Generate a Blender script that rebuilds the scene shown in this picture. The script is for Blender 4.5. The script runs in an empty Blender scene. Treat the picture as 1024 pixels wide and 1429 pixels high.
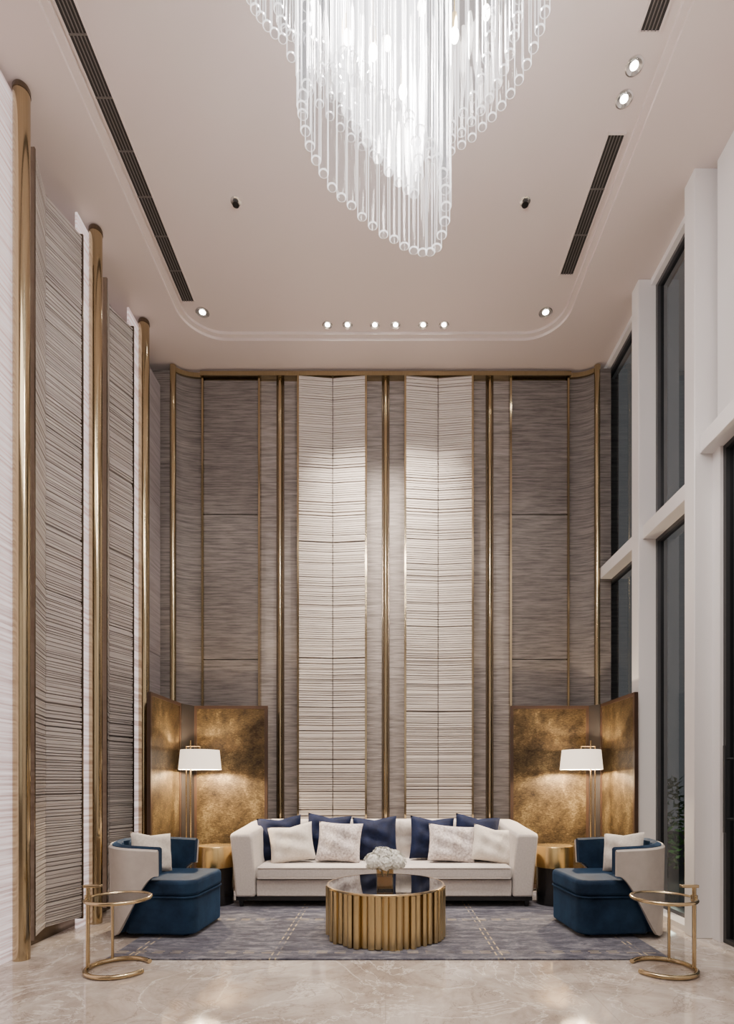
import bpy, bmesh, math, random
from mathutils import Vector, Matrix
random.seed(7)
SC = bpy.context.scene
COL = SC.collection
PI = math.pi
R = math.radians
HC = 1.235            # camera height
HL, HU = 6.04, 6.08   # lower ceiling band, raised tray

# ------------------------------------------------------------------ node helpers
def new_mat(name):
    m = bpy.data.materials.new(name); m.use_nodes = True
    nt = m.node_tree
    b = nt.nodes['Principled BSDF']
    return m, nt, b

def plain(name, col, rough=.5, metal=0., emit=None, es=0., sheen=0., coat=0.):
    m, nt, b = new_mat(name)
    b.inputs['Base Color'].default_value = (*col, 1)
    b.inputs['Roughness'].default_value = rough
    b.inputs['Metallic'].default_value = metal
    if emit:
        b.inputs['Emission Color'].default_value = (*emit, 1)
        b.inputs['Emission Strength'].default_value = es
    if sheen:
        b.inputs['Sheen Weight'].default_value = sheen
        b.inputs['Sheen Roughness'].default_value = .35
    if coat:
        b.inputs['Coat Weight'].default_value = coat
    return m

def mth(nt, op, a, b=None, c=None):
    n = nt.nodes.new('ShaderNodeMath'); n.operation = op
    for i, v in enumerate((a, b, c)):
        if v is None: continue
        if isinstance(v, (int, float)): n.inputs[i].default_value = v
        else: nt.links.new(v, n.inputs[i])
    return n.outputs[0]

def coords(nt, kind='world', scale=(1, 1, 1)):
    if kind == 'world':
        s = nt.nodes.new('ShaderNodeNewGeometry').outputs['Position']
    else:
        s = nt.nodes.new('ShaderNodeTexCoord').outputs['Object']
    mp = nt.nodes.new('ShaderNodeMapping'); mp.inputs['Scale'].default_value = scale
    nt.links.new(s, mp.inputs['Vector'])
    return mp.outputs[0]

def noise(nt, vec, scale, detail=4, rough=.55, dist=0.):
    n = nt.nodes.new('ShaderNodeTexNoise')
    n.inputs['Scale'].default_value = scale; n.inputs['Detail'].default_value = detail
    n.inputs['Roughness'].default_value = rough; n.inputs['Distortion'].default_value = dist
    nt.links.new(vec, n.inputs['Vector'])
    return n.outputs['Fac']

def ramp(nt, fac, stops):
    r = nt.nodes.new('ShaderNodeValToRGB')
    e = r.color_ramp.elements
    while len(e) < len(stops): e.new(.5)
    for i, (p, c) in enumerate(stops):
        e[i].position = p
        e[i].color = (c, c, c, 1) if isinstance(c, (int, float)) else (*c, 1)
    nt.links.new(fac, r.inputs[0])
    return r.outputs[0]

def bump(nt, b, h, strength=.3, dist=.01):
    n = nt.nodes.new('ShaderNodeBump')
    n.inputs['Strength'].default_value = strength; n.inputs['Distance'].default_value = dist
    nt.links.new(h, n.inputs['Height']); nt.links.new(n.outputs[0], b.inputs['Normal'])

def mixcol(nt, fac, a, b):
    n = nt.nodes.new('ShaderNodeMix'); n.data_type = 'RGBA'
    if isinstance(fac, (int, float)): n.inputs[0].default_value = fac
    else: nt.links.new(fac, n.inputs[0])
    for i, v in ((6, a), (7, b)):
        if isinstance(v, tuple): n.inputs[i].default_value = (*v, 1)
        else: nt.links.new(v, n.inputs[i])
    return n.outputs[2]

def woven(name, dark, light, zs=60, rough=.6, bs=.25, metal=0., lo=.38, hi=.62, xs=2.2):
    """wall covering with fine irregular horizontal threads"""
    m, nt, b = new_mat(name)
    v = coords(nt, 'world', (xs, xs, zs))
    f = noise(nt, v, 1.0, 5, .65)
    v2 = coords(nt, 'world', (1.2, 1.2, zs * 3.2))
    f2 = noise(nt, v2, 1.0, 2, .5)
    f3 = mth(nt, 'ADD', mth(nt, 'MULTIPLY', f, .6), mth(nt, 'MULTIPLY', f2, .4))
    c = ramp(nt, f3, [(lo, dark), (hi, light)])
    nt.links.new(c, b.inputs['Base Color'])
    b.inputs['Roughness'].default_value = rough
    b.inputs['Metallic'].default_value = metal
    bump(nt, b, f3, bs, .01)
    return m

def fabric(name, a, c, scale=30, rough=.85, sheen=.3, bs=.25, fine=400, stint=None, spec=.4):
    m, nt, b = new_mat(name)
    v = coords(nt, 'object')
    f = noise(nt, v, scale, 4, .6)
    nt.links.new(ramp(nt, f, [(.3, a), (.7, c)]), b.inputs['Base Color'])
    b.inputs['Roughness'].default_value = rough
    b.inputs['Specular IOR Level'].default_value = spec
    b.inputs['Sheen Weight'].default_value = sheen
    b.inputs['Sheen Roughness'].default_value = .4
    if stint: b.inputs['Sheen Tint'].default_value = (*stint, 1)
    g = noise(nt, v, fine, 2, .5)
    bump(nt, b, g, bs, .004)
    return m

# ------------------------------------------------------------------ materials
M = {}
M['ceil'] = plain('ceiling_paint', (.64, .555, .52), .75)
M['white'] = plain('white_paint', (.76, .735, .725), .5)
M['dark_frame'] = plain('dark_frame', (.05, .05, .052), .4, .5)
M['grey_frame'] = plain('grey_window_frame', (.085, .085, .09), .35, .4)
M['black'] = plain('black_lacquer', (.010, .009, .009), .25)
M['slot'] = plain('slot_dark', (.02, .018, .017), .6)
M['slotbar'] = plain('slot_bar', (.13, .115, .105), .5)
M['glow'] = plain('lamp_glow', (1, 1, 1), .5, emit=(1, .95, .88), es=45)
M['chrome'] = plain('chrome_ring', (.75, .73, .71), .2, .9)
M['cream'] = fabric('cream_upholstery', (.53, .47, .425), (.64, .58, .53), 60, .85, .3, .3)
M['shell'] = fabric('cream_leather', (.46, .42, .38), (.53, .485, .44), 12, .5, .1, .1)
M['teal'] = fabric('blue_velvet', (.0022, .0095, .026), (.012, .034, .072), 5, .75, .6, .15, 400, (.05, .13, .27), .2)
M['navy'] = fabric('navy_velvet', (.001, .0026, .013), (.0075, .014, .050), 9, .7, .5, .4, 90, (.06, .10, .25), .2)
M['pillow'] = fabric('ivory_linen', (.60, .53, .46), (.75, .69, .61), 55, .85, .3, .6, 260)
M['shaggy'] = fabric('shaggy_blush', (.30, .245, .23), (.80, .73, .70), 45, .9, .4, 1., 160)
M['petal'] = plain('petal_white', (.84, .83, .76), .6, sheen=.2)
M['leaf'] = plain('leaf_green', (.05, .12, .03), .5)
M['shrub'] = plain('shrub_green', (.05, .13, .03), .5)
M['ground'] = plain('outdoor_paving', (.06, .06, .06), .8)
M['bulb'] = plain('warm_bulb', (1, 1, 1), .5, emit=(1, .90, .74), es=50)

def brushed(name, a, c, rough=.25):
    m, nt, b = new_mat(name)
    v = coords(nt, 'object', (90, 90, 1.2))
    f = noise(nt, v, 1.5, 3, .6)
    nt.links.new(ramp(nt, f, [(.3, a), (.7, c)]), b.inputs['Base Color'])
    b.inputs['Metallic'].default_value = 1
    b.inputs['Roughness'].default_value = rough
    return m
M['gold'] = brushed('brushed_brass', (.52, .405, .235), (.56, .44, .265), .22)
M['post'] = brushed('antique_brass', (.41, .33, .20), (.465, .38, .24), .15)
M['gold2'] = brushed('satin_gold', (.56, .43, .22), (.62, .485, .26), .30)
M['gold3'] = plain('polished_gold', (.62, .45, .20), .27, 1.)
M['bronze'] = brushed('champagne_bronze', (.13, .10, .07), (.17, .135, .10), .25)
M['wood'] = plain('screen_frame_wood', (.045, .024, .015), .35)
M['ebony'] = plain('screen_fold_ebony', (.012, .008, .006), .7)

M['woven_mid'] = woven('woven_taupe', (.128, .109, .099), (.34, .30, .275), 50, bs=.4, lo=.38, hi=.62, xs=4)
M['woven_dark'] = woven('woven_grey_taupe', (.070, .060, .054), (.222, .193, .178), 50, bs=.4, lo=.38, hi=.62, xs=4)
M['ridged'] = woven('ridged_plaster', (.47, .415, .368), (.65, .59, .532), 60, .75, .15)
M['groove_shade'] = woven('ridge_groove_shade', (.165, .142, .124), (.255, .222, .197), 60, .8, .1)  # shadow lines between ribs put into the colour; also used on the seams
M['ridged_shaded'] = woven('ridged_plaster_shaded', (.30, .267, .247), (.49, .446, .416), 55, .75, .2)  # darker copy of the plaster: left wall's weaker light put into the colour
M['groove_shade_left'] = woven('ridge_groove_shade_left', (.14, .121, .110), (.23, .201, .185), 60, .8, .1)  # painted shade between the ribs, left wall version
M['lilac'] = woven('woven_lilac', (.19, .165, .17), (.33, .295, .30), 40)

# glowing fabric strips on left wall
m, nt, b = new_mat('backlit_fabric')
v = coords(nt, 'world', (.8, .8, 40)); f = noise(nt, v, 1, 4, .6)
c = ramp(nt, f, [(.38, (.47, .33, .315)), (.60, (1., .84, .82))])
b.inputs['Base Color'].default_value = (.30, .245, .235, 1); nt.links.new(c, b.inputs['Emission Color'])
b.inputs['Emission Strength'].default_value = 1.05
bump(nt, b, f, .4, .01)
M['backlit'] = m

# gold leaf
m, nt, b = new_mat('gold_leaf')
v = coords(nt, 'object', (1, 1, 1))
f = noise(nt, v, 2.6, 12, .76, .2)
v2 = coords(nt, 'object', (40, 40, 160)); g = noise(nt, v2, 1, 3, .7)
k = mth(nt, 'ADD', mth(nt, 'MULTIPLY', f, .7), mth(nt, 'MULTIPLY', g, .3))
nt.links.new(ramp(nt, k, [(.40, (.020, .0125, .007)), (.52, (.105, .070, .031)), (.64, (.35, .255, .118))]), b.inputs['Base Color'])
b.inputs['Metallic'].default_value = .5; b.inputs['Roughness'].default_value = .40
bump(nt, b, k, .2, .01)
M['leafgold'] = m

# marble
m, nt, b = new_mat('beige_marble')
v = coords(nt, 'world', (1, 1, 1))
f = noise(nt, v, 1.6, 10, .72, .8)
vein = ramp(nt, mth(nt, 'ABSOLUTE', mth(nt, 'SUBTRACT', noise(nt, v, 1.2, 8, .62, 1.2), .5)), [(0., 1.), (.012, 0.)])
vein2 = ramp(nt, mth(nt, 'ABSOLUTE', mth(nt, 'SUBTRACT', noise(nt, v, 2.6, 7, .65, .8), .47)), [(0., 1.), (.014, 0.)])
c1 = ramp(nt, f, [(.33, (.285, .228, .188)), (.5, (.455, .388, .333)), (.67, (.625, .56, .505))])
c2 = mixcol(nt, mth(nt, 'MULTIPLY', vein, .65), c1, (.78, .72, .66))
c2 = mixcol(nt, mth(nt, 'MULTIPLY', vein2, .55), c2, (.20, .15, .12))
brk = nt.nodes.new('ShaderNodeTexBrick')
brk.offset = 0; brk.inputs['Scale'].default_value = 1
brk.inputs['Brick Width'].default_value = 1.2; brk.inputs['Row Height'].default_value = 1.2
brk.inputs['Mortar Size'].default_value = .003
brk.inputs['Color1'].default_value = (1, 1, 1, 1); brk.inputs['Color2'].default_value = (1, 1, 1, 1); brk.inputs['Mortar'].default_value = (0, 0, 0, 1)
nt.links.new(v, brk.inputs['Vector'])
c3 = mixcol(nt, mth(nt, 'MULTIPLY', brk.outputs['Fac'], .4), c2, (.30, .24, .2))
nt.links.new(c3, b.inputs['Base Color'])
b.inputs['Roughness'].default_value = .06
M['marble'] = m

# rug
m, nt, b = new_mat('rug_wool')
v = coords(nt, 'world')
sep = nt.nodes.new('ShaderNodeSeparateXYZ'); nt.links.new(v, sep.inputs[0])
X, Y = sep.outputs[0], sep.outputs[1]
f = noise(nt, coords(nt, 'world', (3.0, 8, 1)), 1.7, 10, .80, .5)
base = ramp(nt, f, [(.37, (.022, .0225, .040)), (.5, (.080, .079, .104)), (.63, (.235, .229, .246))])
def line(s, c, w): return mth(nt, 'COMPARE', s, c, w)
def dash(s, per): return mth(nt, 'COMPARE', mth(nt, 'FRACT', mth(nt, 'MULTIPLY', s, 1 / per)), .5, .30)
dy, dx = dash(Y, .13), dash(X, .13)
tot = None
for cx in (-1.80, -1.76, -.80, -.76, .78, .82, 1.80, 1.84):
    l = mth(nt, 'MULTIPLY', line(X, cx, .0055), dy)
    tot = l if tot is None else mth(nt, 'MAXIMUM', tot, l)
for cy in (3.98, 4.02, 4.92, 4.96):
    tot = mth(nt, 'MAXIMUM', tot, mth(nt, 'MULTIPLY', line(Y, cy, .005), dx))
brk2 = ramp(nt, noise(nt, v, 3.5, 3, .5), [(.42, .15), (.52, 1.)])
nt.links.new(mixcol(nt, mth(nt, 'MULTIPLY', mth(nt, 'MULTIPLY', tot, brk2), .9), base, (.52, .41, .24)), b.inputs['Base Color'])
b.inputs['Roughness'].default_value = .9; b.inputs['Sheen Weight'].default_value = .1
bump(nt, b, noise(nt, v, 180, 2), .5, .006)
M['rug'] = m

# window glass
m = bpy.data.materials.new('window_glass'); m.use_nodes = True; nt = m.node_tree
nt.nodes.remove(nt.nodes['Principled BSDF'])
out = nt.nodes['Material Output']
tr = nt.nodes.new('ShaderNodeBsdfTransparent'); tr.inputs[0].default_value = (.60, .62, .63, 1)
gl = nt.nodes.new('ShaderNodeBsdfGlossy'); gl.inputs['Roughness'].default_value = .02
fr = nt.nodes.new('ShaderNodeFresnel'); fr.inputs[0].default_value = 1.6
mx = nt.nodes.new('ShaderNodeMixShader')
nt.links.new(fr.outputs[0], mx.inputs[0]); nt.links.new(tr.outputs[0], mx.inputs[1]); nt.links.new(gl.outputs[0], mx.inputs[2])
nt.links.new(mx.outputs[0], out.inputs[0]); M['pane'] = m

def glassy(name, tint, estr, lo, hi, p0=.25, p1=.95):
    m = bpy.data.materials.new(name); m.use_nodes = True; nt = m.node_tree
    nt.nodes.remove(nt.nodes['Principled BSDF'])
    out = nt.nodes['Material Output']
    tr = nt.nodes.new('ShaderNodeBsdfTransparent'); tr.inputs[0].default_value = (*tint, 1) if len(tint) == 3 else tint
    gl = nt.nodes.new('ShaderNodeBsdfGlossy'); gl.inputs['Roughness'].default_value = .06
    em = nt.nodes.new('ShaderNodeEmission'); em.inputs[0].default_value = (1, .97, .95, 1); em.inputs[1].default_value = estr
    ad = nt.nodes.new('ShaderNodeAddShader')
    nt.links.new(gl.outputs[0], ad.inputs[0]); nt.links.new(em.outputs[0], ad.inputs[1])
    lw = nt.nodes.new('ShaderNodeLayerWeight'); lw.inputs[0].default_value = .4
    fac = ramp(nt, lw.outputs['Facing'], [(p0, lo), (p1, hi)])
    mx = nt.nodes.new('ShaderNodeMixShader')
    nt.links.new(fac, mx.inputs[0]); nt.links.new(tr.outputs[0], mx.inputs[1]); nt.links.new(ad.outputs[0], mx.inputs[2])
    nt.links.new(mx.outputs[0], out.inputs[0])
    return m
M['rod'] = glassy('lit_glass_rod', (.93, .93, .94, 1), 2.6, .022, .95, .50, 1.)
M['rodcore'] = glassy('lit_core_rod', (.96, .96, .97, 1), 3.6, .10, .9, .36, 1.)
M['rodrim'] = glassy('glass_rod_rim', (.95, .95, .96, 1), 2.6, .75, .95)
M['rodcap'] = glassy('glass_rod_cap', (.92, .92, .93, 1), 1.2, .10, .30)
M['vase'] = glassy('vase_glass', (.85, .74, .5, 1), .0, .12, .7)
M['blackglass'] = plain('black_glass', (.004, .004, .004), .04)
M['blackglass'].node_tree.nodes['Principled BSDF'].inputs['Specular IOR Level'].default_value = .35
M['smoke'] = glassy('smoked_glass', (.42, .40, .38, 1), 0., .06, .8)

# lamp shade
m, nt, b = new_mat('lamp_shade_linen')
b.inputs['Base Color'].default_value = (.80, .72, .62, 1); b.inputs['Roughness'].default_value = .8
b.inputs['Emission Color'].default_value = (1, .82, .64, 1); b.inputs['Emission Strength'].default_value = 1.5
M['shade'] = m

# ------------------------------------------------------------------ mesh builder
class MB:
    def __init__(s): s.bm = bmesh.new()
    def face(s, vs, mi=0):
        try:
            f = s.bm.faces.new(vs); f.material_index = mi; return f
        except ValueError: return None
    def box(s, x0, x1, y0, y1, z0, z1, mi=0):
        v = [s.bm.verts.new(p) for p in ((x0,y0,z0),(x1,y0,z0),(x1,y1,z0),(x0,y1,z0),(x0,y0,z1),(x1,y0,z1),(x1,y1,z1),(x0,y1,z1))]
        for q in ((3,2,1,0),(4,5,6,7),(0,1,5,4),(1,2,6,5),(2,3,7,6),(3,0,4,7)): s.face([v[i] for i in q], mi)
        return s
    def ring(s, c, ax, r, n):
        ax = Vector(ax).normalized()
        u = ax.orthogonal().normalized(); w = ax.cross(u)
        return [s.bm.verts.new(Vector(c) + r * (math.cos(2*PI*i/n) * u + math.sin(2*PI*i/n) * w)) for i in range(n)]
    def cyl(s, p, q, r, n=16, r2=None, caps=True, mi=0):
        ax = Vector(q) - Vector(p)
        a = s.ring(p, ax, r, n); b = s.ring(q, ax, r if r2 is None else r2, n)
        for i in range(n): s.face((a[i], a[(i+1)%n], b[(i+1)%n], b[i]), mi)
        if caps: s.face(a[::-1], mi); s.face(b, mi)
        return s
    def lathe(s, prof, n=48, c=(0,0), mi=0):
        rows = []
        for r, z in prof:
            if r < 1e-5: rows.append([s.bm.verts.new((c[0], c[1], z))])
            else: rows.append([s.bm.verts.new((c[0]+r*math.cos(2*PI*i/n), c[1]+r*math.sin(2*PI*i/n), z)) for i in range(n)])
        for a, b in zip(rows, rows[1:]):
            for i in range(n):
                j = (i+1) % n
                if len(a) == 1 and len(b) == 1: continue
                if len(a) == 1: s.face((a[0], b[j], b[i]), mi)
                elif len(b) == 1: s.face((a[i], a[j], b[0]), mi)
                else: s.face((a[i], a[j], b[j], b[i]), mi)
        return s
    def tube(s, pts, r, n=10, closed=False, mi=0):
        pts = [Vector(p) for p in pts]; N = len(pts); rows = []
        ref = None
        for i, p in enumerate(pts):
            if closed: t = pts[(i+1)%N] - pts[i-1]
            else: t = pts[min(i+1, N-1)] - pts[max(i-1, 0)]
            t.normalize()
            if ref is None: ref = t.orthogonal().normalized()
            u = (ref - t * ref.dot(t)).normalized(); w = t.cross(u); ref = u
            rows.append([s.bm.verts.new(p + r*(math.cos(2*PI*k/n)*u + math.sin(2*PI*k/n)*w)) for k in range(n)])
        for i in range(N if closed else N-1):
            a, b = rows[i], rows[(i+1)%N]
            for k in range(n): s.face((a[k], a[(k+1)%n], b[(k+1)%n], b[k]), mi)
        if not closed: s.face(rows[0][::-1], mi); s.face(rows[-1], mi)
        return s
    def prism(s, poly, z0, z1, mi=0):
        a = [s.bm.verts.new((x, y, z0)) for x, y in poly]; b = [s.bm.verts.new((x, y, z1)) for x, y in poly]
        n = len(poly)
        for i in range(n): s.face((a[i], a[(i+1)%n], b[(i+1)%n], b[i]), mi)
        s.face(a[::-1], mi); s.face(b, mi)
        return s
    def sphere(s, c, r, u=14, v=9, sc=(1,1,1), mi=0):
        mt = Matrix.Translation(c) @ Matrix.Diagonal((r*sc[0], r*sc[1], r*sc[2], 1))
        g = bmesh.ops.create_uvsphere(s.bm, u_segments=u, v_segments=v, radius=1, matrix=mt)
        for f in {f for vv in g['verts'] for f in vv.link_faces}: f.material_index = mi
        return s
    def grid(s, rows, closed=False, mi=0, mis=None):
        vv = [[s.bm.verts.new(p) for p in r] for r in rows]
        for k, (a, b) in enumerate(zip(vv, vv[1:])):
            n = len(a)
            for i in range(n if closed else n-1): s.face((a[i], a[(i+1)%n], b[(i+1)%n], b[i]), mis[k] if mis else mi)
        return vv
    def build(s, name, m, parent=None, smooth=False, bevel=0., seg=2, fix=True, sub=0):
        if fix: bmesh.ops.recalc_face_normals(s.bm, faces=s.bm.faces)
        me = bpy.data.meshes.new(name); s.bm.to_mesh(me); s.bm.free()
        for k in (m if isinstance(m, (list, tuple)) else [m]): me.materials.append(k)
        if smooth or bevel:
            me.polygons.foreach_set('use_smooth', [True]*len(me.polygons))
            me.set_sharp_from_angle(angle=R(40))
        o = bpy.data.objects.new(name, me); COL.objects.link(o)
        if parent: o.parent = parent
        if bevel:
            md = o.modifiers.new('bevel', 'BEVEL'); md.width = bevel; md.segments = seg; md.limit_method = 'ANGLE'; md.angle_limit = R(40)
            md.harden_normals = False
        if sub:
            md = o.modifiers.new('sub', 'SUBSURF'); md.levels = sub; md.render_levels = sub
        return o

def tag(o, label=None, cat=None, group=None, kind=None):
    if label: o['label'] = label
    if cat: o['category'] = cat
    if group: o['group'] = group
    if kind: o['kind'] = kind
    return o
def empty(name, loc, rz=0, label=None, cat=None, group=None):
    o = bpy.data.objects.new(name, None); COL.objects.link(o); o.empty_display_size = .1
    o.location = loc; o.rotation_euler = (0, 0, rz)
    return tag(o, label, cat, group)
def copy_tree(o, parent=None):
    c = o.copy(); COL.objects.link(c); c.parent = parent
    for ch in list(o.children): copy_tree(ch, c)
    return c
def dup(o, loc, rz=None, label=None):
    c = copy_tree(o); c.location = loc
    if rz is not None: c.rotation_euler = (0, 0, rz)
    if label: c['label'] = label
    return c
def struct(o): o['kind'] = 'structure'; return o

# ------------------------------------------------------------------ room shell
YB, YF = 6.60, -1.4
XL, XR = -2.78, 2.60
struct(MB().box(-2.95, 2.75, YF-.1, 6.8, -.12, 0).build('floor', M['marble']))
struct(MB().box(-2.85, 2.75, YB, YB+.15, 0, 6.3).build('wall_back', M['woven_mid']))
struct(MB().box(-2.95, XL, YF, YB, 0, 6.3).build('wall_left', M['woven_mid']))
struct(MB().box(-2.95, 2.75, YF-.1, YF, 0, 6.3).build('wall_front', M['woven_mid']))
struct(MB().box(2.45, 2.75, YF, 3.40, 0, 6.3).build('wall_right', M['white']))

def rrect(x0, x1, y0, y1, r, n=14):
    p = []
    for cx, cy, a0 in ((x1-r, y1-r, 0), (x0+r, y1-r, 90), (x0+r, y0+r, 180), (x1-r, y0+r, 270)):
        for i in range(n+1):
            a = R(a0 + 90*i/n); p.append((cx + r*math.cos(a), cy + r*math.sin(a)))
    return p
mb = MB(); bm = mb.bm
outer = [(-2.95, YF-.1), (2.75, YF-.1), (2.75, 6.75), (-2.95, 6.75)]
L1 = rrect(-2.14, 1.90, -.8, 6.10, .42); L2 = rrect(-2.09, 1.85, -.75, 6.05, .37)
def loop(pts, z): return [bm.verts.new((x, y, z)) for x, y in pts]
def edges(vs): return [bm.edges.new((vs[i], vs[(i+1)%len(vs)])) for i in range(len(vs))]
vo = loop(outer, HL); v1 = loop(L1, HL)
bmesh.ops.triangle_fill(bm, use_beauty=True, edges=edges(vo)+edges(v1))
zs = [(L1, HL+.03), (L2, HL+.03), (L2, HL+.06)]
prev = v1
for pts, z in zs:
    cur = loop(pts, z); n = len(cur)
    for i in range(n): bm.faces.new((prev[i], prev[(i+1)%n], cur[(i+1)%n], cur[i]))
    prev = cur
bm.faces.new(prev)
struct(mb.build('ceiling', M['ceil']))
HU = HL + .06
struct(MB().box(-2.95, 2.75, YF-.1, 6.75, 6.3, 6.4).build('ceiling_slab', M['ceil']))

tn = [0]
def trim(mb, m, **k):
    tn[0] += 1
    return struct(mb.build('trim_%d' % tn[0], m, **k))

# --- right facade: white fins, transoms, windows
for y0 in (5.35, 4.38, 3.40):
    trim(MB().box(2.42, 2.70, y0, y0+.15, 0, 6.04), M['white'], bevel=.006)
trim(MB().box(2.46, 2.68, 5.50, YB, 3.55, 3.68), M['white'], bevel=.005)
trim(MB().box(2.46, 2.68, 4.53, 5.35, 3.55, 3.68), M['white'], bevel=.005)
trim(MB().box(2.46, 2.68, 3.55, 4.38, 3.80, 3.94), M['white'], bevel=.005)
trim(MB().box(2.45, 2.70, 4.53, 5.35, 0, .05).box(2.45, 2.70, 5.50, YB, 0, .05), M['white'])
trim(MB().box(2.54, 2.70, 4.53, 5.35, 5.98, 6.04).box(2.54, 2.70, 5.50, YB, 5.98, 6.04), M['white'])
trim(MB().box(2.57, 2.72, 3.55, 4.33, 3.94, 6.04).box(2.64, 2.72, 4.33, 4.38, 3.94, 6.04), M['white'])
trim(MB().box(2.56, 2.70, 4.28, 4.38, 0, 3.80), M['white'])
def window(name, y0, y1, z0, z1, x=2.585, handle=False, fm='grey_frame'):
    t = .035
    mb = MB()
    mb.box(x, x+.06, y0, y0+t, z0, z1).box(x, x+.06, y1-t, y1, z0, z1).box(x, x+.06, y0+t, y1-t, z0, z0+t).box(x, x+.06, y0+t, y1-t, z1-t, z1)
    w = struct(mb.build(name, M[fm]))
    mb = MB(); q = x+.03
    mb.face([mb.bm.verts.new(p) for p in ((q, y0+t, z0+t), (q, y0+t, z1-t), (q, y1-t, z1-t), (q, y1-t, z0+t))])
    g = mb.build('pane', M['pane'], w, fix=False)
    if g.data.polygons[0].normal.x > 0: g.data.flip_normals()
    if handle:
        MB().cyl((x-.05, y1-.1, .85), (x-.05, y1-.1, 1.5), .012).cyl((x-.05, y1-.1, .95), (x+.01, y1-.1, .95), .01).cyl((x-.05, y1-.1, 1.4), (x+.01, y1-.1, 1.4), .01).build('handle', M['dark_frame'], w)
    return w
window('window_1', 5.50, YB, 3.68, 5.98)
window('window_2', 5.50, YB, .05, 3.55)
window('window_3', 4.53, 5.35, 3.68, 5.98)
window('window_4', 4.53, 5.35, .05, 3.55)
window('door_1', 3.55, 4.28, .0, 3.80, handle=True, fm='dark_frame')

# outdoors
struct(MB().box(2.75, 9, 1, 14, -.12, -.01).build('ground', M['ground']))
sh = empty('shrub', (3.62, 7.2, -.01), 0, 'low green shrub growing outside beyond the window glass', 'shrub')
mb = MB()
for i in range(420):
    a = random.uniform(0, 2*PI); zz = random.uniform(.15, 1.25); rr = .32*math.sqrt(random.random())*(1.15-zz*.5)
    c = Vector((rr*math.cos(a), rr*math.sin(a), zz)); d = Vector((random.uniform(-1,1), random.uniform(-1,1), random.uniform(-.2,1))).normalized()
    e = d.orthogonal().normalized()
    mb.face([mb.bm.verts.new(c + p) for p in (d*0, d*.045+e*.02, d*.10, d*.045-e*.02)])
mb.build('foliage', M['shrub'], sh, fix=False)
MB().cyl((0,0,0), (0,0,.7), .02, 8).build('stem', M['wood'], sh)

# ------------------------------------------------------------------ ridged panels
def leaf_mesh(mb, p0, p1, z0, z1, nrm, seed, seams, rough=.010, wav=.0002, hs=(.009, .012, .016, .020, .027), ls=(.005, .006, .008)):
    rnd = random.Random(seed)
    p0, p1, nrm = Vector((*p0, 0)), Vector((*p1, 0)), Vector((*nrm, 0)).normalized()
    cols = 6
    zs, ds, hi = [z0], [], []
    z = z0
    sm = sorted(seams); high = True
    while z < z1:
        high = not high if rnd.random() < .9 else high
        h = rnd.choice(hs) if high else rnd.choice(ls)
        nx = [q for q in sm if z < q <= z + h + .012]
        if nx:
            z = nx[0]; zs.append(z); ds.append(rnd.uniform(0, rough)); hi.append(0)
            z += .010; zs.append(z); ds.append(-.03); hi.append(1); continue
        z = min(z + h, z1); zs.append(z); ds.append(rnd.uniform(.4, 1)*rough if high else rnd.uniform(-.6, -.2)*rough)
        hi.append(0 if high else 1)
    ph = [(rnd.uniform(0, 6), rnd.uniform(2, 5), rnd.uniform(0, wav)) for _ in zs]
    def row(k, d):
        out = []
        for i in range(cols+1):
            u = i/cols
            w = ph[k][2]*math.sin(ph[k][0] + ph[k][1]*u*2) if 0 < k < len(zs)-1 else 0
            out.append(p0.lerp(p1, u) + nrm*(d + wav*math.sin(ph[k][0]*3 + 7*u)) + Vector((0, 0, zs[k] + w)))
        return out
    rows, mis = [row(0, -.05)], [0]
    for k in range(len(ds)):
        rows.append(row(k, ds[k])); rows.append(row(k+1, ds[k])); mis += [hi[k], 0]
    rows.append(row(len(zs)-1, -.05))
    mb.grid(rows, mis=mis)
def ridged(name, A, Bm, Cc, inward, z0, z1, seams, label, seed, mt, edge, t=.008, same=False, gap=.004, **kw):
    """folded panel: A and Cc are the outer edges standing forward, Bm the recessed fold (plan points)"""
    mid = ((A[0]+Cc[0])/2, (A[1]+Cc[1])/2)
    root = empty(name, (mid[0], mid[1], z0), 0, label, 'wall panel')
    def loc(p): return (p[0]-mid[0], p[1]-mid[1])
    a, bb, c = loc(A), loc(Bm), loc(Cc)
    for p, q, sd in ((a, bb, seed), (bb, c, seed if same else seed+50)):
        d = Vector(q) - Vector(p); n = Vector((-d.y, d.x))
        if n.dot(Vector(inward)) < 0: n = -n
        if p is bb: p = tuple(Vector(p) + d.normalized()*gap)
        else: q = tuple(Vector(q) - d.normalized()*gap)
        mb = MB(); leaf_mesh(mb, p, q, 0, z1-z0, n, sd, [s-z0 for s in seams], **kw)
        mb.build('panel_leaf', mt, root)
    for p in (a, c):
        n = Vector(inward)
        q = Vector(p) + n*.014; w = Vector(p) - n*.09
        x0, x1 = sorted((q.x, w.x)); y0, y1 = sorted((q.y, w.y))
        if abs(n.x) > .5: y0, y1 = p[1]-t, p[1]+t
        else: x0, x1 = p[0]-t, p[0]+t
        MB().box(x0, x1, y0, y1, -.01, z1-z0+.02).build('edge_trim', edge, root)
    return root
SE = (2.66, 4.36)
fine = dict(rough=.010, wav=.0001, hs=(.015, .018, .020, .022), ls=(.006, .007, .008), same=True, gap=.006)
PA, PG = [M['ridged'], M['groove_shade']], [M['ridged_shaded'], M['groove_shade_left']]
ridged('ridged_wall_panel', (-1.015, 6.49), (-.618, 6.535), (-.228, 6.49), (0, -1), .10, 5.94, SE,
       'pale ridged folded wall panel behind the sofa, left of the middle brass strip', 11, PA, M['post'], .011, **fine)
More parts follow.
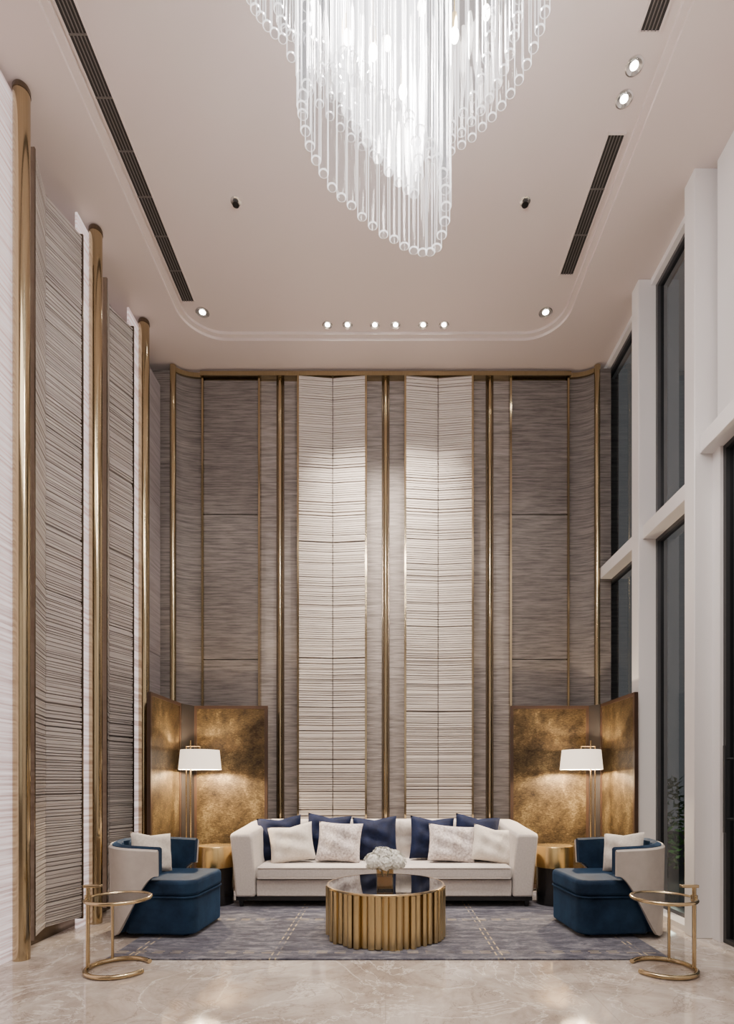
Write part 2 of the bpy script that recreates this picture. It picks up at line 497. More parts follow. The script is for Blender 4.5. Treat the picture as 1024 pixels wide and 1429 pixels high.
ridged('ridged_wall_panel', (.228, 6.49), (.612, 6.535), (1.010, 6.49), (0, -1), .10, 5.94, SE,
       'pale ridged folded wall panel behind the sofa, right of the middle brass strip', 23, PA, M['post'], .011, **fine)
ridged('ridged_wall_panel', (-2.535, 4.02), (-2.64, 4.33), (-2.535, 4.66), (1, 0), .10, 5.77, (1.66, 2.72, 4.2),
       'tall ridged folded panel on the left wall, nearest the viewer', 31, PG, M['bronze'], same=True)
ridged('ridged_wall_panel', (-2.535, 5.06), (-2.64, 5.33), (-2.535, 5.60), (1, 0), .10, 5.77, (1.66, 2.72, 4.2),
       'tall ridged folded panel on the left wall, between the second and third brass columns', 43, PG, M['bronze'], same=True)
p = MB().box(-2.70, -2.58, 6.03, 6.40, .10, 2.655).box(-2.70, -2.58, 6.03, 6.40, 2.665, 4.355).box(-2.70, -2.58, 6.03, 6.40, 4.365, 5.77).build('flat_wall_panel', M['lilac'])
tag(p, 'narrow flat lilac-grey panel at far end of the left wall', 'wall panel')

# left wall: glowing strips and brass columns
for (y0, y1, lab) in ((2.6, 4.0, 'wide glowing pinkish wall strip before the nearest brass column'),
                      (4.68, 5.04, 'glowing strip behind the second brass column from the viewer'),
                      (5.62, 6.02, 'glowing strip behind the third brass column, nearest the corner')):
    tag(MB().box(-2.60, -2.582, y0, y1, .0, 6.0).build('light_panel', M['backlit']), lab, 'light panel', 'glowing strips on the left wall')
for i, (y, lab) in enumerate(((3.87, 'tall rounded brass column on the left wall, nearest the viewer'),
                              (4.86, 'tall rounded brass column on the left wall, second from the viewer'),
                              (5.83, 'tall rounded brass column on the left wall, beside the folding screen'))):
    r = empty('brass_column', (-2.52, y, 0), 0, lab, 'column', 'brass columns along the left wall')
    MB().cyl((0, 0, .0), (0, 0, 5.99), .054, 28).build('shaft', M['post'], r, smooth=True)
    MB().lathe([(0, 5.99), (.057, 5.99), (.057, 6.02), (.05, 6.035), (0, 6.035)], 28).build('cap', M['bronze'], r, smooth=True)
struct(MB().box(XL, -2.66, 2.6, YB, 0, .10).build('baseboard_left', M['bronze']))

# ------------------------------------------------------------------ back wall panels and trims
def flat_panel(x0, x1, label):
    mb = MB()
    for a, b in ((.10, 2.655), (2.665, 4.355), (4.365, 5.93)): mb.box(x0, x1, 6.55, 6.60, a, b)
    tag(mb.build('flat_wall_panel', M['woven_dark'], bevel=.004), label, 'wall panel')
flat_panel(-2.13, -1.49, 'flat brown-taupe woven wall panel behind the left folding screen')
flat_panel(1.475, 2.125, 'flat brown-taupe woven wall panel behind the right folding screen')
def curved_panel(s, label):
    pts_f, pts_b = [], []
    for i in range(13):
        a = R(90*i/12*.9); x = 2.15 + .28*math.sin(a)/math.sin(R(81)); y = 6.56 - .12*(1-math.cos(a))/(1-math.cos(R(81)))
        pts_f.append((s*x, y)); pts_b.append((s*x, 6.598))
    mb = MB(); mb.prism(pts_f + pts_b[::-1], .10, 5.95)
    tag(mb.build('curved_wall_panel', M['woven_dark'], smooth=True), label, 'wall panel')
    trim(MB().prism([(x, y-.03) for x, y in pts_f] + pts_b[::-1], 5.952, 6.005), M['post'])
curved_panel(-1, 'curved dark woven panel in the left back corner')
curved_panel(1, 'curved dark woven panel in the right back corner')
for x in (-2.14, -1.478, 1.463, 2.135):
    trim(MB().box(x-.011, x+.011, 6.525, 6.60, .10, 5.95), M['post'])
for x in (-1.24, 0.0, 1.225):
    trim(MB().cyl((x, 6.565, .10), (x, 6.565, 5.95), .026, 20), M['post'], smooth=True)
    trim(MB().box(x-.045, x+.045, 6.585, 6.60, .10, 5.95), M['bronze'])
for x in (-2.45, 2.44):
    trim(MB().cyl((x, 6.44, 0), (x, 6.44, 6.02), .036, 24), M['post'], smooth=True)
trim(MB().box(-2.16, 2.16, 6.50, 6.60, 5.955, 6.005), M['post'])
trim(MB().box(-2.16, 2.16, 6.56, 6.60, 0, .10), M['bronze'])
trim(MB().box(2.46, 2.58, 6.40, 6.60, 0, 5.96), M['woven_dark'])
trim(MB().box(-2.78, -2.46, 6.42, 6.60, 0, 5.96), M['woven_dark'])

# ------------------------------------------------------------------ ceiling fittings
def grille(x, y0, y1, label, w=.12):
    L = y1-y0
    r = empty('air_grille', (x, (y0+y1)/2, HU), 0, label, 'vent')
    MB().box(-w/2, w/2, -L/2, L/2, -.003, .004).build('backing', M['slot'], r)
    mb = MB()
    t = .012
    mb.box(-w/2-t, -w/2, -L/2-t, L/2+t, -.012, .004).box(w/2, w/2+t, -L/2-t, L/2+t, -.012, .004).box(-w/2, w/2, -L/2-t, -L/2, -.012, .004).box(-w/2, w/2, L/2, L/2+t, -.012, .004)
    mb.build('frame', M['ceil'], r)
    mb = MB()
    for k in range(1, 5): mb.box(-w/2 + w*k/5-.003, -w/2 + w*k/5+.003, -L/2, L/2, -.010, -.003)
    n = int(L/.32)
    for k in range(1, n): mb.box(-w/2, w/2, -L/2 + L*k/n-.004, -L/2 + L*k/n+.004, -.011, -.003)
    mb.build('louvre', M['slotbar'], r)
grille(-2.0, .6, 5.66, 'very long dark linear air grille along the left side of the ceiling')
grille(1.735, 4.20, 5.36, 'short dark linear air grille in the right of the ceiling, nearer the back wall')
grille(1.71, 2.0, 3.62, 'dark linear air grille at the top right, nearest the viewer')

dl0 = None
def downlight(x, y, r, label, group=None):
    global dl0
    if dl0 is None:
        dl0 = empty('downlight', (x, y, HU), 0)
        MB().lathe([(.026, .006), (.058, .004), (.060, -.006), (.050, -.010), (.028, -.002), (.026, .006)], 24).build('ring', M['chrome'], dl0, smooth=True)
        MB().lathe([(0, -.004), (.026, -.003), (.026, .004), (0, .004)], 20).build('lens', M['glow'], dl0)
        o = dl0
    else:
        o = dup(dl0, (x, y, HU))
    o.scale = (r/.06, r/.06, 1)
    tag(o, label, 'ceiling light', group)
    return o
ords = ('leftmost', 'second from left', 'third from left', 'fourth from left', 'fifth from left', 'rightmost')
DLX = (-.62, -.407, -.115, .107, .40, .622)
for x, w in zip(DLX, ords):
    downlight(x, 5.96, .055, w + ' of six small downlights in the row above the back wall', 'row of downlights')
downlight(-1.90, 5.80, .07, 'round downlight in the left back corner of the ceiling tray', 'corner downlights')
downlight(1.66, 5.80, .07, 'round downlight in the right back corner of the ceiling tray', 'corner downlights')
downlight(1.69, 3.80, .06, 'bright downlight at top right, the nearer of a pair', 'pair of spotlights')
downlight(1.70, 3.985, .06, 'bright downlight at top right, the farther of a pair', 'pair of spotlights')
for x, lab in ((-1.257, 'small dark round ceiling sprinkler left of the chandelier'), (1.17, 'small dark round ceiling sprinkler right of the chandelier')):
    r = empty('sprinkler', (x, 4.69, HU), 0, lab, 'sprinkler', 'ceiling sprinklers')
    MB().lathe([(0, -.008), (.03, -.008), (.045, -.002), (.045, .002), (0, .002)], 24).build('flange', M['chrome'], r, smooth=True)
    MB().lathe([(0, -.035), (.028, -.033), (.028, -.028), (.01, -.026), (.012, -.008), (0, -.008)], 20).build('head', M['black'], r, smooth=True)

# ------------------------------------------------------------------ chandelier
CX, CY = .06, 2.70
ch = empty('chandelier', (CX, CY, HU), 0, 'huge tiered chandelier of long clear glass rods hanging from the ceiling', 'chandelier')
MB().lathe([(0, -.02), (.80, -.02), (.82, -.0), (0, -.0)], 64).build('canopy', M['chrome'], ch, smooth=True)
def interp(tab, x):
    for (a, u), (b, w) in zip(tab, tab[1:]):
        if a <= x <= b: return u + (w-u)*(x-a)/(b-a)
    return tab[-1][1]
ZA = [(0, 5.0), (90, 5.0), (120, 5.15), (150, 5.30), (170, 5.12), (180, 5.04), (270, 5.0), (360, 5.0)]
ZB = [(0, 3.98), (27, 3.94), (50, 4.05), (75, 4.18), (110, 4.34), (150, 4.42), (180, 4.45), (225, 4.36), (270, 4.14), (315, 4.04), (360, 3.98)]
def rod(mb, x, y, zb, r=.0255):
    zt, zb = -.02, zb-HU
    n = 14
    P_ = [(math.cos(2*PI*i/n), math.sin(2*PI*i/n)) for i in range(n)]
    a = [mb.bm.verts.new((x+r*c, y+r*s, zt)) for c, s in P_]
    b = [mb.bm.verts.new((x+r*c, y+r*s, zb)) for c, s in P_]
    d = [mb.bm.verts.new((x+.82*r*c, y+.82*r*s, zb-.004)) for c, s in P_]
    for i in range(n):
        j = (i+1) % n
        mb.face((a[i], a[j], b[j], b[i]), 0); mb.face((b[i], b[j], d[j], d[i]), 1)
    mb.face(d, 2)
RM = [M['rod'], M['rodrim'], M['rodcap']]
rods = []
for cx, cy, rr, n, tab, off, pr in ((-.0, 0, .72, 66, ZA, 0, 1), (0, 0, .57, 54, ZA, -.12, 0), (-.115, 0, .345, 37, ZB, 0, 2), (-.10, 0, .20, 22, ZB, .22, 3), (.0, .0, .44, 34, ZA, -.22, 3)):
    for i in range(n):
        a = 360*(i+.5)/n
        x, y = cx + rr*math.cos(R(a)), cy + rr*math.sin(R(a))
        prio = pr if (pr != 1 or 0 <= a <= 180) else 0
        if pr == 3: prio = 1.5 if rr < .3 else 0
        rods.append((prio, x, y, interp(tab, a) + off + random.uniform(-.006, .006), pr == 3))
rods.sort(key=lambda t: -t[0])
stuff = MB()
for i, (prio, x, y, zb, cr) in enumerate(rods):
    if i < 94:
        mb = MB(); rod(mb, x, y, zb); mb.build('glass_rod', [M['rodcore'], M['rodrim'], M['rodcap']] if cr else RM, ch, smooth=True, fix=False)
    else: rod(stuff, x, y, zb)
o = stuff.build('glass_rods', RM, ch, smooth=True, fix=False); o['kind'] = 'stuff'
for x, y, z in ((-.29, .22, 5.08), (.03, .20, 4.80), (.09, .22, 4.84), (.30, .22, 5.12), (-.05, .35, 5.25), (-.12, -.02, 4.72), (-.25, .1, 4.95), (.12, .1, 5.1), (.2, -.1, 5.0), (.48, .3, 5.35), (-.48, .1, 5.35), (0, .3, 5.5)):
    zz = z-HU
    MB().cyl((x, y, zz+.04), (x, y, zz+.12), .014, 12).cyl((x, y, zz+.12), (x, y, -.02), .004, 6).build('lamp_holder', M['gold2'], ch, smooth=True)
    MB().sphere((x, y, zz+.01), .022, 12, 8, (1, 1, 1.7)).build('bulb', M['bulb'], ch, smooth=True)

# ------------------------------------------------------------------ rug
RT = .012
tag(MB().box(-1.93, 1.97, 3.85, 6.20, .0005, RT).build('rug', M['rug'], bevel=.004), 'large blue-grey rug with fine gold dashed lines under the sofa and table', 'rug')

# ------------------------------------------------------------------ sofa
so = empty('sofa', (-.015, 5.41, RT), 0, 'long cream upholstered sofa with tufted back against the wall', 'sofa')
for s in (-1, 1):
    rows = []
    for y, xo, xi, zt in ((0, 1.465, 1.25, .70), (.05, 1.47, 1.25, .722), (.25, 1.47, 1.245, .735), (.5, 1.46, 1.235, .755), (.70, 1.435, 1.22, .785), (.80, 1.40, 1.21, .80), (.82, 1.38, 1.21, .795)):
        rows.append([(s*xi, y, .10), (s*(xo-.025), y, .10), (s*xo, y, .42), (s*(xo+.030), y, zt-.012), (s*(xo-.02), y, zt), (s*(xi+.06), y, zt), (s*(xi+.030), y, zt-.02), (s*(xi+.008), y, .42)])
    mb = MB(); vv = mb.grid(rows, closed=True); mb.face(vv[0]); mb.face(vv[-1][::-1])
    mb.build('arm', M['cream'], so, bevel=.022, seg=4)
MB().box(-1.24, 1.24, .02, .80, .10, .265).build('base', M['cream'], so, bevel=.012)
MB().box(-1.44, 1.44, .020, .80, .062, .10).build('plinth', M['black'], so)
MB().box(-1.242, 1.242, -.012, .66, .27, .395).build('seat_cushion', M['cream'], so, bevel=.03, seg=4)
mb = MB()
for z in (.283, .382):
    mb.tube([(-1.22, -.012, z), (1.22, -.012, z)], .006, 8)
mb.build('piping', M['cream'], so, smooth=True)
mb = MB(); P = .165; rows = []
prof = [(0, .30 + .485*i/26, 1) for i in range(27)] + [(.03, .815, 0), (.08, .825, 0), (.16, .825, 0), (.20, .80, 0), (.205, .12, 0)]
for dy, z, am in prof:
    row = []
    for i in range(141):
        x = -1.24 + 2.48*i/140
        d = 0
        if am: d = .035*(abs(math.sin(PI*x/P))*abs(math.sin(PI*(z-.295)/P)))**.45
        row.append((x, .625 + dy - d + (.03 if am else 0), z if am or z < .2 else z-.02))
    rows.append(row)
mb.grid(rows)
mb.build('backrest', M['cream'], so, smooth=True)
for x in (-1.39, 1.39):
    for y in (.05, .66):
        MB().cyl((x, y, 0), (x, y, .065), .018, 12, .028).build('leg', M['black'], so, smooth=True)

# ------------------------------------------------------------------ cushions
def cushion_mesh(w, h, t, seed, name, m, wrinkle=.006, crown=0.):
    rnd = random.Random(seed); n = 18
    f1, f2, f3 = rnd.uniform(0, 6), rnd.uniform(0, 6), rnd.uniform(0, 6)
    mb = MB()
    def pt(i, j, sgn):
        u, v = -1+2*i/n, -1+2*j/n
        x = w/2*u*(1-.07*(1-v*v)*u*u); z = h/2*v*(1-.07*(1-u*u)*v*v)
        if v > 0 and crown: z -= crown*(1-abs(u))**2*v      # a soft dent in the top edge
        th = t/2*(max(0, (1-u**4)*(1-v**4)))**.55
        th += wrinkle*math.sin(5*u+f1+3*v)*math.sin(4*v+f2-2*u+f3)*(1-u*u)*(1-v*v)*2
        return (x, sgn*th, z + h/2)
    fr = [[mb.bm.verts.new(pt(i, j, -1)) for i in range(n+1)] for j in range(n+1)]
    bk = [[fr[j][i] if i in (0, n) or j in (0, n) else mb.bm.verts.new(pt(i, j, 1)) for i in range(n+1)] for j in range(n+1)]
    for g in (fr, bk):
        for j in range(n):
            for i in range(n): mb.face((g[j][i], g[j][i+1], g[j+1][i+1], g[j+1][i]))
    return mb.build(name, m, smooth=True)
def put(o, x, y, z, rx, ry, rz, label, group=None):
    o.location = (x, y, z); o.rotation_euler = (R(rx), R(ry), R(rz))
    return tag(o, label, 'cushion', group)
SZ = .40 + RT
GN, GL = 'navy cushions on the sofa', 'light cushions on the sofa'
navy = [cushion_mesh(.47, .46, .16, s, 'cushion', M['navy'], .013, .025) for s in (1, 2, 3, 4, 5)]
put(navy[0], -1.09, 5.85, SZ, -14, -5, 5, 'navy velvet cushion at the far left end of the sofa', GN)
put(navy[1], -.63, 5.86, SZ+.02, -12, 4, -4, 'navy velvet cushion mostly hidden behind the blush cushion left of centre', GN)
put(navy[2], -.105, 5.85, SZ, -15, -2, 0, 'navy velvet cushion standing alone just left of sofa centre, behind the flowers', GN)
put(navy[3], .48, 5.85, SZ, -15, 3, 2, 'navy velvet cushion right of sofa centre, partly behind a blush cushion', GN)
put(navy[4], .93, 5.86, SZ+.01, -12, 6, -4, 'navy velvet cushion at right, tucked between blush and ivory cushions', GN)
put(cushion_mesh(.46, .40, .16, 11, 'cushion', M['pillow'], .012, .02), -.93, 5.665, SZ, -20, -8, 6, 'smooth ivory cushion leaning at the left end of the sofa', GL)
put(cushion_mesh(.46, .42, .16, 12, 'cushion', M['shaggy'], .016), -.49, 5.67, SZ, -20, 3, -3, 'crinkled blush cushion left of sofa centre', GL)
put(cushion_mesh(.49, .39, .16, 13, 'cushion', M['shaggy'], .016), .665, 5.67, SZ, -20, 5, 3, 'crinkled blush cushion right of sofa centre', GL)
put(cushion_mesh(.43, .38, .16, 14, 'cushion', M['pillow'], .012, .02), 1.06, 5.64, SZ, -22, 9, -6, 'smooth ivory cushion leaning at the right end of the sofa', GL)

# ------------------------------------------------------------------ armchairs
def armchair(loc, rz, label):
    root = empty('armchair', loc, rz, label, 'armchair', 'blue velvet tub armchairs')
    def U(off, w=.385, scal=0.):
        pts = []; ns, na = 10, 40; L = .20
        for i in range(ns): pts.append((-.06 + L*(1-i/ns), -(w-off), i/ns*.30))
        for i in range(na+1):
            a = R(-90 - 180*i/na)
            k = off + scal*abs(math.sin(PI*i/na*7))
            pts.append((-.06 + (.32-k)*math.cos(a), (w-k)*math.sin(a), .30 + .70*(1-abs(1-2*i/na))))
        for i in range(1, ns+1): pts.append((-.06 + L*i/ns, (w-off), .30*(1-i/ns)))
        return pts
    def zlow(f):
        t = min(1, max(0, (f-.02)/.56)); return .49 - .48*(t*t*(3-2*t))
    def wall(o, i, name, m, ztop, dz=0, flare=0.):
        mb = MB(); rows = []
        for (ox, oy, f), (ix, iy, _) in zip(o, i):
            zt = ztop + .03*f; zl = zlow(f) + dz
            k = 1 + flare
            mx, my = (ox+ix)/2*k, (oy+iy)/2*k
            rows.append([(ox, oy, zl), (ox*(1+flare*.5), oy*(1+flare*.5), zl*.5+zt*.5), (ox*k, oy*k, zt-.015), (mx, my, zt), (ix*k, iy*k, zt-.015), (ix*(1+flare*.5), iy*(1+flare*.5), zl*.5+zt*.5), (ix, iy, zl)])
        vv = mb.grid(rows, closed=True)
        mb.face(vv[0]); mb.face(vv[-1][::-1])
        return mb.build(name, m, root, smooth=True)
    wall(U(0), U(.026), 'outer_shell', M['shell'], .695, 0, .04)
    wall(U(.024), U(.08, scal=.020), 'inner_lining', M['teal'], .712, .012, .04)
    def D(g=0):
        # seat plan: narrower at the rear inside the shell, round corners at the front
        x0, x1, h, r = -.25, .40+g, .325+g, .10
        p = [(x0, -.19), (-.13, -h+.01)]
        for i in range(9): a = R(-90+90*i/8); p.append((x1-r + r*math.cos(a), -h+r + r*math.sin(a)))
        for i in range(9): a = R(90*i/8); p.append((x1-r + r*math.cos(a), h-r + r*math.sin(a)))
        p += [(-.13, h-.01), (x0, .19)]
        return p
    mb = MB(); mb.prism(D(), .025, .315)
    mb.build('seat_base', M['teal'], root, bevel=.015, seg=3)
    mb = MB(); mb.prism(D(.006), .32, .45)
    mb.build('seat_cushion', M['teal'], root, bevel=.032, seg=4)
    mb = MB(); mb.tube([(x, y, .318) for x, y in D(.005)], .007, 8, True)
    mb.build('piping', M['teal'], root, smooth=True)
    for x, y in ((-.18, -.20), (-.18, .20), (.30, -.22), (.30, .22)):
        MB().cyl((x, y, 0), (x, y, .03), .022, 12).build('foot', M['black'], root, smooth=True)
    return root
ac = armchair((-1.865, 4.68, RT), R(-4), 'blue velvet tub armchair with cream outer shell, left of the coffee table')
dup(ac, (1.885, 4.68, RT), R(184), 'blue velvet tub armchair with cream outer shell, right of the coffee table')
c1 = cushion_mesh(.36, .34, .13, 21, 'cushion', M['pillow'], .010, .015)
put(c1, -1.955, 4.69, .47, -16, 6, 50, 'small ivory cushion propped inside the left armchair', 'armchair cushions')
c2 = cushion_mesh(.36, .34, .13, 22, 'cushion', M['pillow'], .010, .015)
put(c2, 1.985, 4.69, .47, -16, -6, -50, 'small ivory cushion propped inside the right armchair', 'armchair cushions')

# ------------------------------------------------------------------ drum side tables
def drum(loc, label):
    r = empty('drum_side_table', loc, 0, label, 'side table', 'gold and black drum side tables')
    MB().lathe([(0, .37), (.185, .37), (.185, .572), (.179, .58), (0, .58)], 48).build('drum_top', M['gold3'], r, smooth=True)
    MB().lathe([(0, 0), (.175, 0), (.175, .37), (0, .37)], 48).build('drum_base', M['black'], r, smooth=True)
    return r
d0 = drum((-1.70, 5.60, RT), 'round gold and black drum side table left of the sofa')
dup(d0, (1.69, 5.60, RT), None, 'round gold and black drum side table right of the sofa')

# ------------------------------------------------------------------ floor lamps
def lamp(loc, s, label):
    r = empty('floor_lamp', loc, 0, label, 'floor lamp', 'brass floor lamps')
    MB().lathe([(0, 0), (.13, 0), (.13, .012), (.12, .018), (0, .018)], 40).build('base', M['gold'], r, smooth=True)
    MB().cyl((0, 0, .018), (0, 0, 1.66), .009, 14).cyl((-s*.045, 0, .018), (-s*.045, 0, 1.60), .006, 14).build('pole', M['gold'], r, smooth=True)
    MB().tube([(-s*.05, 0, 1.60), (0, 0, 1.60), (s*.10, 0, 1.60)], .006, 10).cyl((s*.10, 0, 1.60), (s*.10, 0, 1.49), .006, 10).build('arm', M['gold'], r, smooth=True)
    MB().lathe([(.216, 1.355), (.196, 1.56), (.193, 1.56), (.213, 1.355), (.216, 1.355)], 48, (s*.10, 0)).build('lamp_shade', M['shade'], r, smooth=True, fix=False)
    MB().sphere((s*.10, 0, 1.46), .032, 14, 10).build('bulb', M['bulb'], r, smooth=True)
    return r
lamp((-2.045, 5.86, 0), 1, 'brass floor lamp with white shade before the left folding screen')
lamp((2.15, 5.86, 0), -1, 'brass floor lamp with white shade before the right folding screen')

# ------------------------------------------------------------------ folding screens
def screen(pts, label, inward):
    c = (sum(p[0] for p in pts)/len(pts), sum(p[1] for p in pts)/len(pts))
    root = empty('folding_screen', (*c, 0), 0, label, 'folding screen', 'gold leaf folding screens')
    for p, q in zip(pts, pts[1:]):
        d = Vector((q[0]-p[0], q[1]-p[1])); L = d.length; a = math.atan2(d.y, d.x)
        cx, cy = (p[0]+q[0])/2-c[0], (p[1]+q[1])/2-c[1]
        wide = L > .4
        L -= .012; t = .035
        fw = .034
        mb = MB()
        if wide:
            mb.box(-L/2, -L/2+fw, -t/2, t/2, .0, 2.08).box(L/2-fw, L/2, -t/2, t/2, .0, 2.08).box(-L/2+fw, L/2-fw, -t/2, t/2, .03, .07).box(-L/2+fw, L/2-fw, -t/2, t/2, 2.08-fw, 2.08)
            f = mb.build('panel_frame', M['wood'], root)
            MB().box(-L/2+fw, L/2-fw, -.008, .008, .07, 2.08-fw).build('gold_leaf_panel', M['leafgold'], f)
        else:
            mb.box(-L/2, L/2, -t/2, t/2, .0, 2.08)
            f = mb.build('corner_panel', M['ebony'], root)
        f.location = (cx, cy, 0); f.rotation_euler = (0, 0, a)
    for p in pts[1:-1]:
        mb = MB()
        for z in (.4, 1.1, 1.8): mb.cyl((p[0]-c[0], p[1]-c[1], z), (p[0]-c[0], p[1]-c[1], z+.08), .009, 10)
        mb.build('hinge', M['gold'], root, smooth=True)
    return root
screen([(-2.235, 5.27), (-2.235, 6.07), (-2.16, 6.29), (-1.32, 6.29)], 'gold leaf folding screen with wooden frames behind the left floor lamp', 1)
screen([(1.395, 6.29), (2.29, 6.29), (2.375, 6.15), (2.375, 5.29)], 'gold leaf folding screen with wooden frames behind the right floor lamp', -1)

# ------------------------------------------------------------------ coffee table
ct = empty('coffee_table', (0, 4.47, RT), 0, 'round coffee table with fluted gold drum base and black glass top', 'coffee table')
mb = MB(); rnd = random.Random(5); n = 52
for i in range(n):
    a = 2*PI*(i + rnd.uniform(-.10, .10))/n; w = .053*rnd.uniform(.78, 1.0)
    ro = .474*rnd.choice((1., .955, .98, .94, 1.012)); ri = .40; zb = rnd.choice((0, .0, .006, .012)); zt = .400 - rnd.choice((0, .0, .008, .012))
    ca, sa = math.cos(a), math.sin(a)
    prof = [(ri, -w/2), (ro-.012, -w/2), (ro-.003, -w/4), (ro, 0), (ro-.003, w/4), (ro-.012, w/2), (ri, w/2)]
    mb.prism([(r_*ca - t_*sa, r_*sa + t_*ca) for r_, t_ in prof], zb, zt if ro < .455 else min(zt, .392))
mb.build('fluted_drum', M['gold2'], ct, smooth=True)
MB().lathe([(0, .01), (.415, .01), (.415, .37), (0, .37)], 48).build('inner_core', M['gold2'], ct, smooth=True)
MB().lathe([(.452, .393), (.466, .393), (.468, .404), (.465, .408), (.452, .408)], 72).build('rim', M['gold'], ct, smooth=True)
MB().lathe([(0, .395), (.452, .395), (.452, .4065), (0, .4065)], 64).build('glass_top', M['blackglass'], ct, smooth=True)
TZ = RT + .407
va = empty('vase', (-.005, 4.22, TZ), 0, 'square gold-tinted glass vase on the coffee table', 'vase')
mb = MB(); w = .062
mb.prism(rrect(-w, w, -w, w, .012, 4), 0, .012)
rows = []
for r_, z in ((w, .012), (w+.002, .16), (w-.004, .16), (w-.005, .012)): rows.append([(x, y, z) for x, y in rrect(-r_, r_, -r_, r_, .012, 4)])
mb.grid(rows, closed=True)
mb.build('glass_body', M['vase'], va, smooth=True)
MB().box(-w+.007, w-.007, -w+.007, w-.007, .014, .10).build('gold_lining', M['gold2'], va)
fl = empty('hydrangea_bouquet', (-.005, 4.22, TZ+.102), 0, 'bunch of white hydrangea blooms standing in the square vase', 'flowers')
rnd = random.Random(9)
for c, r_ in (((-.088, -.02, .108), .066), ((.088, -.02, .108), .068), ((0, -.045, .10), .064), ((-.035, .03, .145), .066), ((.055, .045, .13), .064), ((0, -.01, .158), .055)):
    mb = MB()
    mb.sphere(c, r_*.86, 10, 7)
    for k in range(110):
        z = rnd.uniform(-.75, 1); a = rnd.uniform(0, 2*PI); q = math.sqrt(1-z*z)
        d = Vector((q*math.cos(a), q*math.sin(a), z)); u = d.orthogonal().normalized(); w2 = d.cross(u)
        ph = rnd.uniform(0, 6); p0 = Vector(c) + d*r_*rnd.uniform(.9, 1.05)
        for m4 in range(4):
            t1 = ph + m4*PI/2
            e1 = math.cos(t1)*u + math.sin(t1)*w2; e2 = -math.sin(t1)*u + math.cos(t1)*w2
            mb.face([mb.bm.verts.new(v_) for v_ in (p0, p0 + e1*.008 + e2*.006 + d*.003, p0 + e1*.016 + d*.005, p0 + e1*.008 - e2*.006 + d*.003)])
    mb.build('bloom', M['petal'], fl, fix=False)
mb = MB()
for x, y in ((-.02, -.02), (.02, -.02), (-.02, .02), (.02, .02)): mb.cyl((x*.8, y*.8, -.0), (x*2.2, y*2.2, .1), .005, 8)
mb.build('stem', M['leaf'], fl, smooth=True)

# ------------------------------------------------------------------ brass C side tables
def ctable(loc, s, label):
    r = empty('round_side_table', loc, 0, label, 'side table', 'slim brass side tables')
    rr = .195; n = 48
    pts = [(rr*math.cos(R(40 + 300*i/n)), rr*math.sin(R(40 + 300*i/n)), .016) for i in range(n+1)]
    pts = [((-x if s < 0 else x), y, z) for x, y, z in pts]
    # opening of the base ring faces the room centre
    MB().tube(pts, .0155, 12).build('base_ring', M['gold'], r, smooth=True)
    MB().tube([(rr*math.cos(2*PI*i/n), rr*math.sin(2*PI*i/n), .470) for i in range(n)], .012, 10, True).build('top_ring', M['gold'], r, smooth=True)
    MB().lathe([(0, .466), (.184, .466), (.184, .474), (0, .474)], 48).build('glass_top', M['smoke'], r, smooth=True)
    xo = -s*rr
    MB().cyl((xo*.98, -.02, .016), (xo*.98, -.02, .545), .013, 12).cyl((xo*.98+s*.075, .155, .016), (xo*.98+s*.075, .155, .47), .010, 12).build('post', M['gold'], r, smooth=True)
    MB().box(*sorted((xo*.98-s*.025, xo*.98+s*.09)), -.036, -.004, .542, .562).build('handle', M['gold'], r, bevel=.004)
    MB().cyl((xo*.98, -.02, .450), (xo*.98, -.02, .495), .021, 14).build('collar', M['gold'], r, smooth=True)
    return r
ctable((-1.745, 3.655, 0), 1, 'slim round brass side table with smoked glass top, before the left armchair')
ctable((1.815, 3.655, 0), -1, 'slim round brass side table with smoked glass top, before the right armchair')

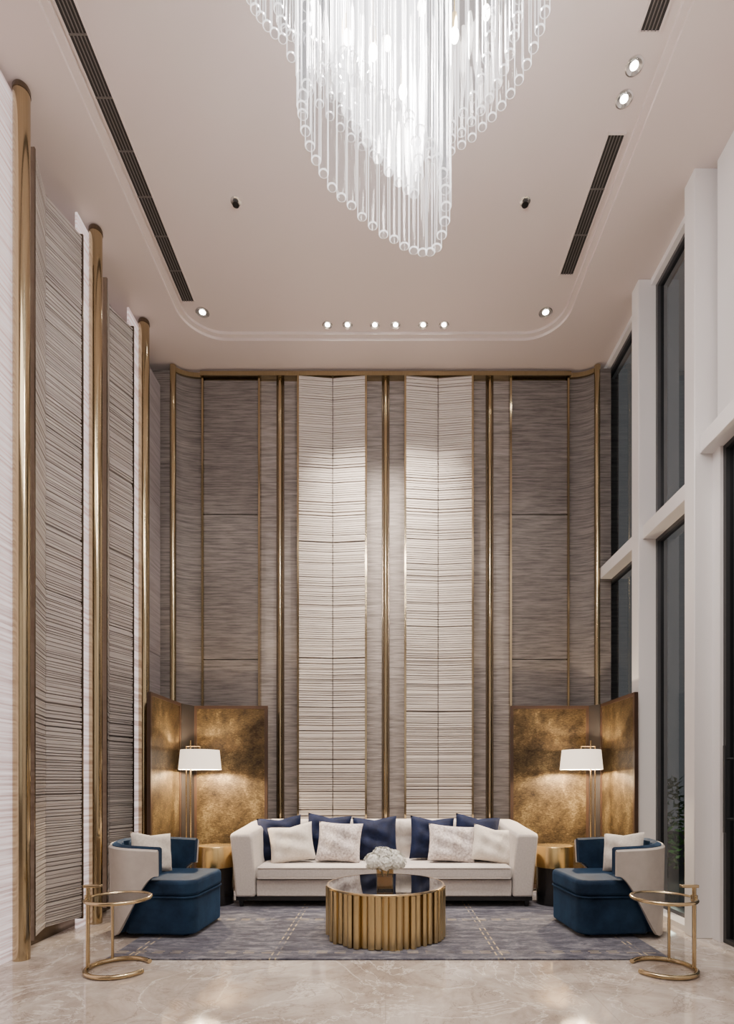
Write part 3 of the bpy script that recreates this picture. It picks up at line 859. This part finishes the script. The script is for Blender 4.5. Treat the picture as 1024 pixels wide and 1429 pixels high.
# ------------------------------------------------------------------ lights
def light(kind, name, loc, energy, col=(1, .93, .86), rot=None, **k):
    l = bpy.data.lights.new(name, kind); l.energy = energy; l.color = col
    for a, v in k.items(): setattr(l, a, v)
    o = bpy.data.objects.new(name, l); COL.objects.link(o); o.location = loc
    if rot: o.rotation_euler = rot
    return o
def aim(o, tgt):
    d = Vector(tgt) - o.location; o.rotation_euler = d.to_track_quat('-Z', 'Y').to_euler(); return o
for x, y, z in ((CX, CY, 4.6), (CX-.3, CY+.2, 5.2), (CX+.35, CY+.2, 5.2)):
    light('POINT', 'chandelier_glow', (x, y, z), 105, (1, .93, .87), shadow_soft_size=.15)
for x in DLX:
    aim(light('SPOT', 'wall_washer', (x, 5.96, HU-.03), 600, (1, .87, .75), spot_size=R(46), spot_blend=1., shadow_soft_size=.03), (x*1.05, 6.50, 2.6))
for x in (-1.90, 1.66):
    aim(light('SPOT', 'corner_spot', (x, 5.80, HU-.03), 180, (1, .90, .80), spot_size=R(50), spot_blend=.8, shadow_soft_size=.03), (x, 6.1, 2))
for y in (3.80, 3.985):
    aim(light('SPOT', 'spot', (1.69, y, HU-.03), 240, (1, .92, .84), spot_size=R(60), spot_blend=.8, shadow_soft_size=.08), (1.2, y+.4, 0))
for x in (-1.2, .0):
    aim(light('SPOT', 'spot', (x, 3.6, HU-.03), 240, (1, .92, .84), spot_size=R(55), spot_blend=.9, shadow_soft_size=.12), (x*.8, 4.3, 0))
light('AREA', 'hall_fill', (0, .9, 5.9), 160, (1, .92, .86), (0, 0, 0), shape='RECTANGLE', size=3.2, size_y=2.6)  # unseen area light added as general fill from above
aim(light('AREA', 'rear_fill', (0, -1.1, 2.6), 18, (1, .93, .88), shape='RECTANGLE', size=3.6, size_y=3.2), (0, 5, 2.4))  # added fill behind the camera, no lamp stands there
light('POINT', 'lamp_glow', (-1.945, 5.86, 1.42), 140, (1, .80, .56), shadow_soft_size=.035)
light('POINT', 'lamp_glow', (2.05, 5.86, 1.42), 140, (1, .80, .56), shadow_soft_size=.035)
light('POINT', 'shrub_light', (3.4, 6.7, .5), 6, (.9, 1, .8), shadow_soft_size=.1)  # bare point light without a fitting, lights the shrub

w = bpy.data.worlds.new('night'); SC.world = w; w.use_nodes = True
bg = w.node_tree.nodes['Background']; bg.inputs[0].default_value = (.10, .104, .107, 1); bg.inputs[1].default_value = 1

# ------------------------------------------------------------------ camera
cam = bpy.data.cameras.new('camera'); co = bpy.data.objects.new('camera', cam); COL.objects.link(co)
co.location = (0, 0, HC); co.rotation_euler = (R(90), 0, 0)
cam.sensor_fit = 'HORIZONTAL'; cam.sensor_width = 36; cam.lens = 36*780/1024
cam.shift_x = -26/1024; cam.shift_y = 375.5/1024
cam.clip_start = .05
SC.camera = co
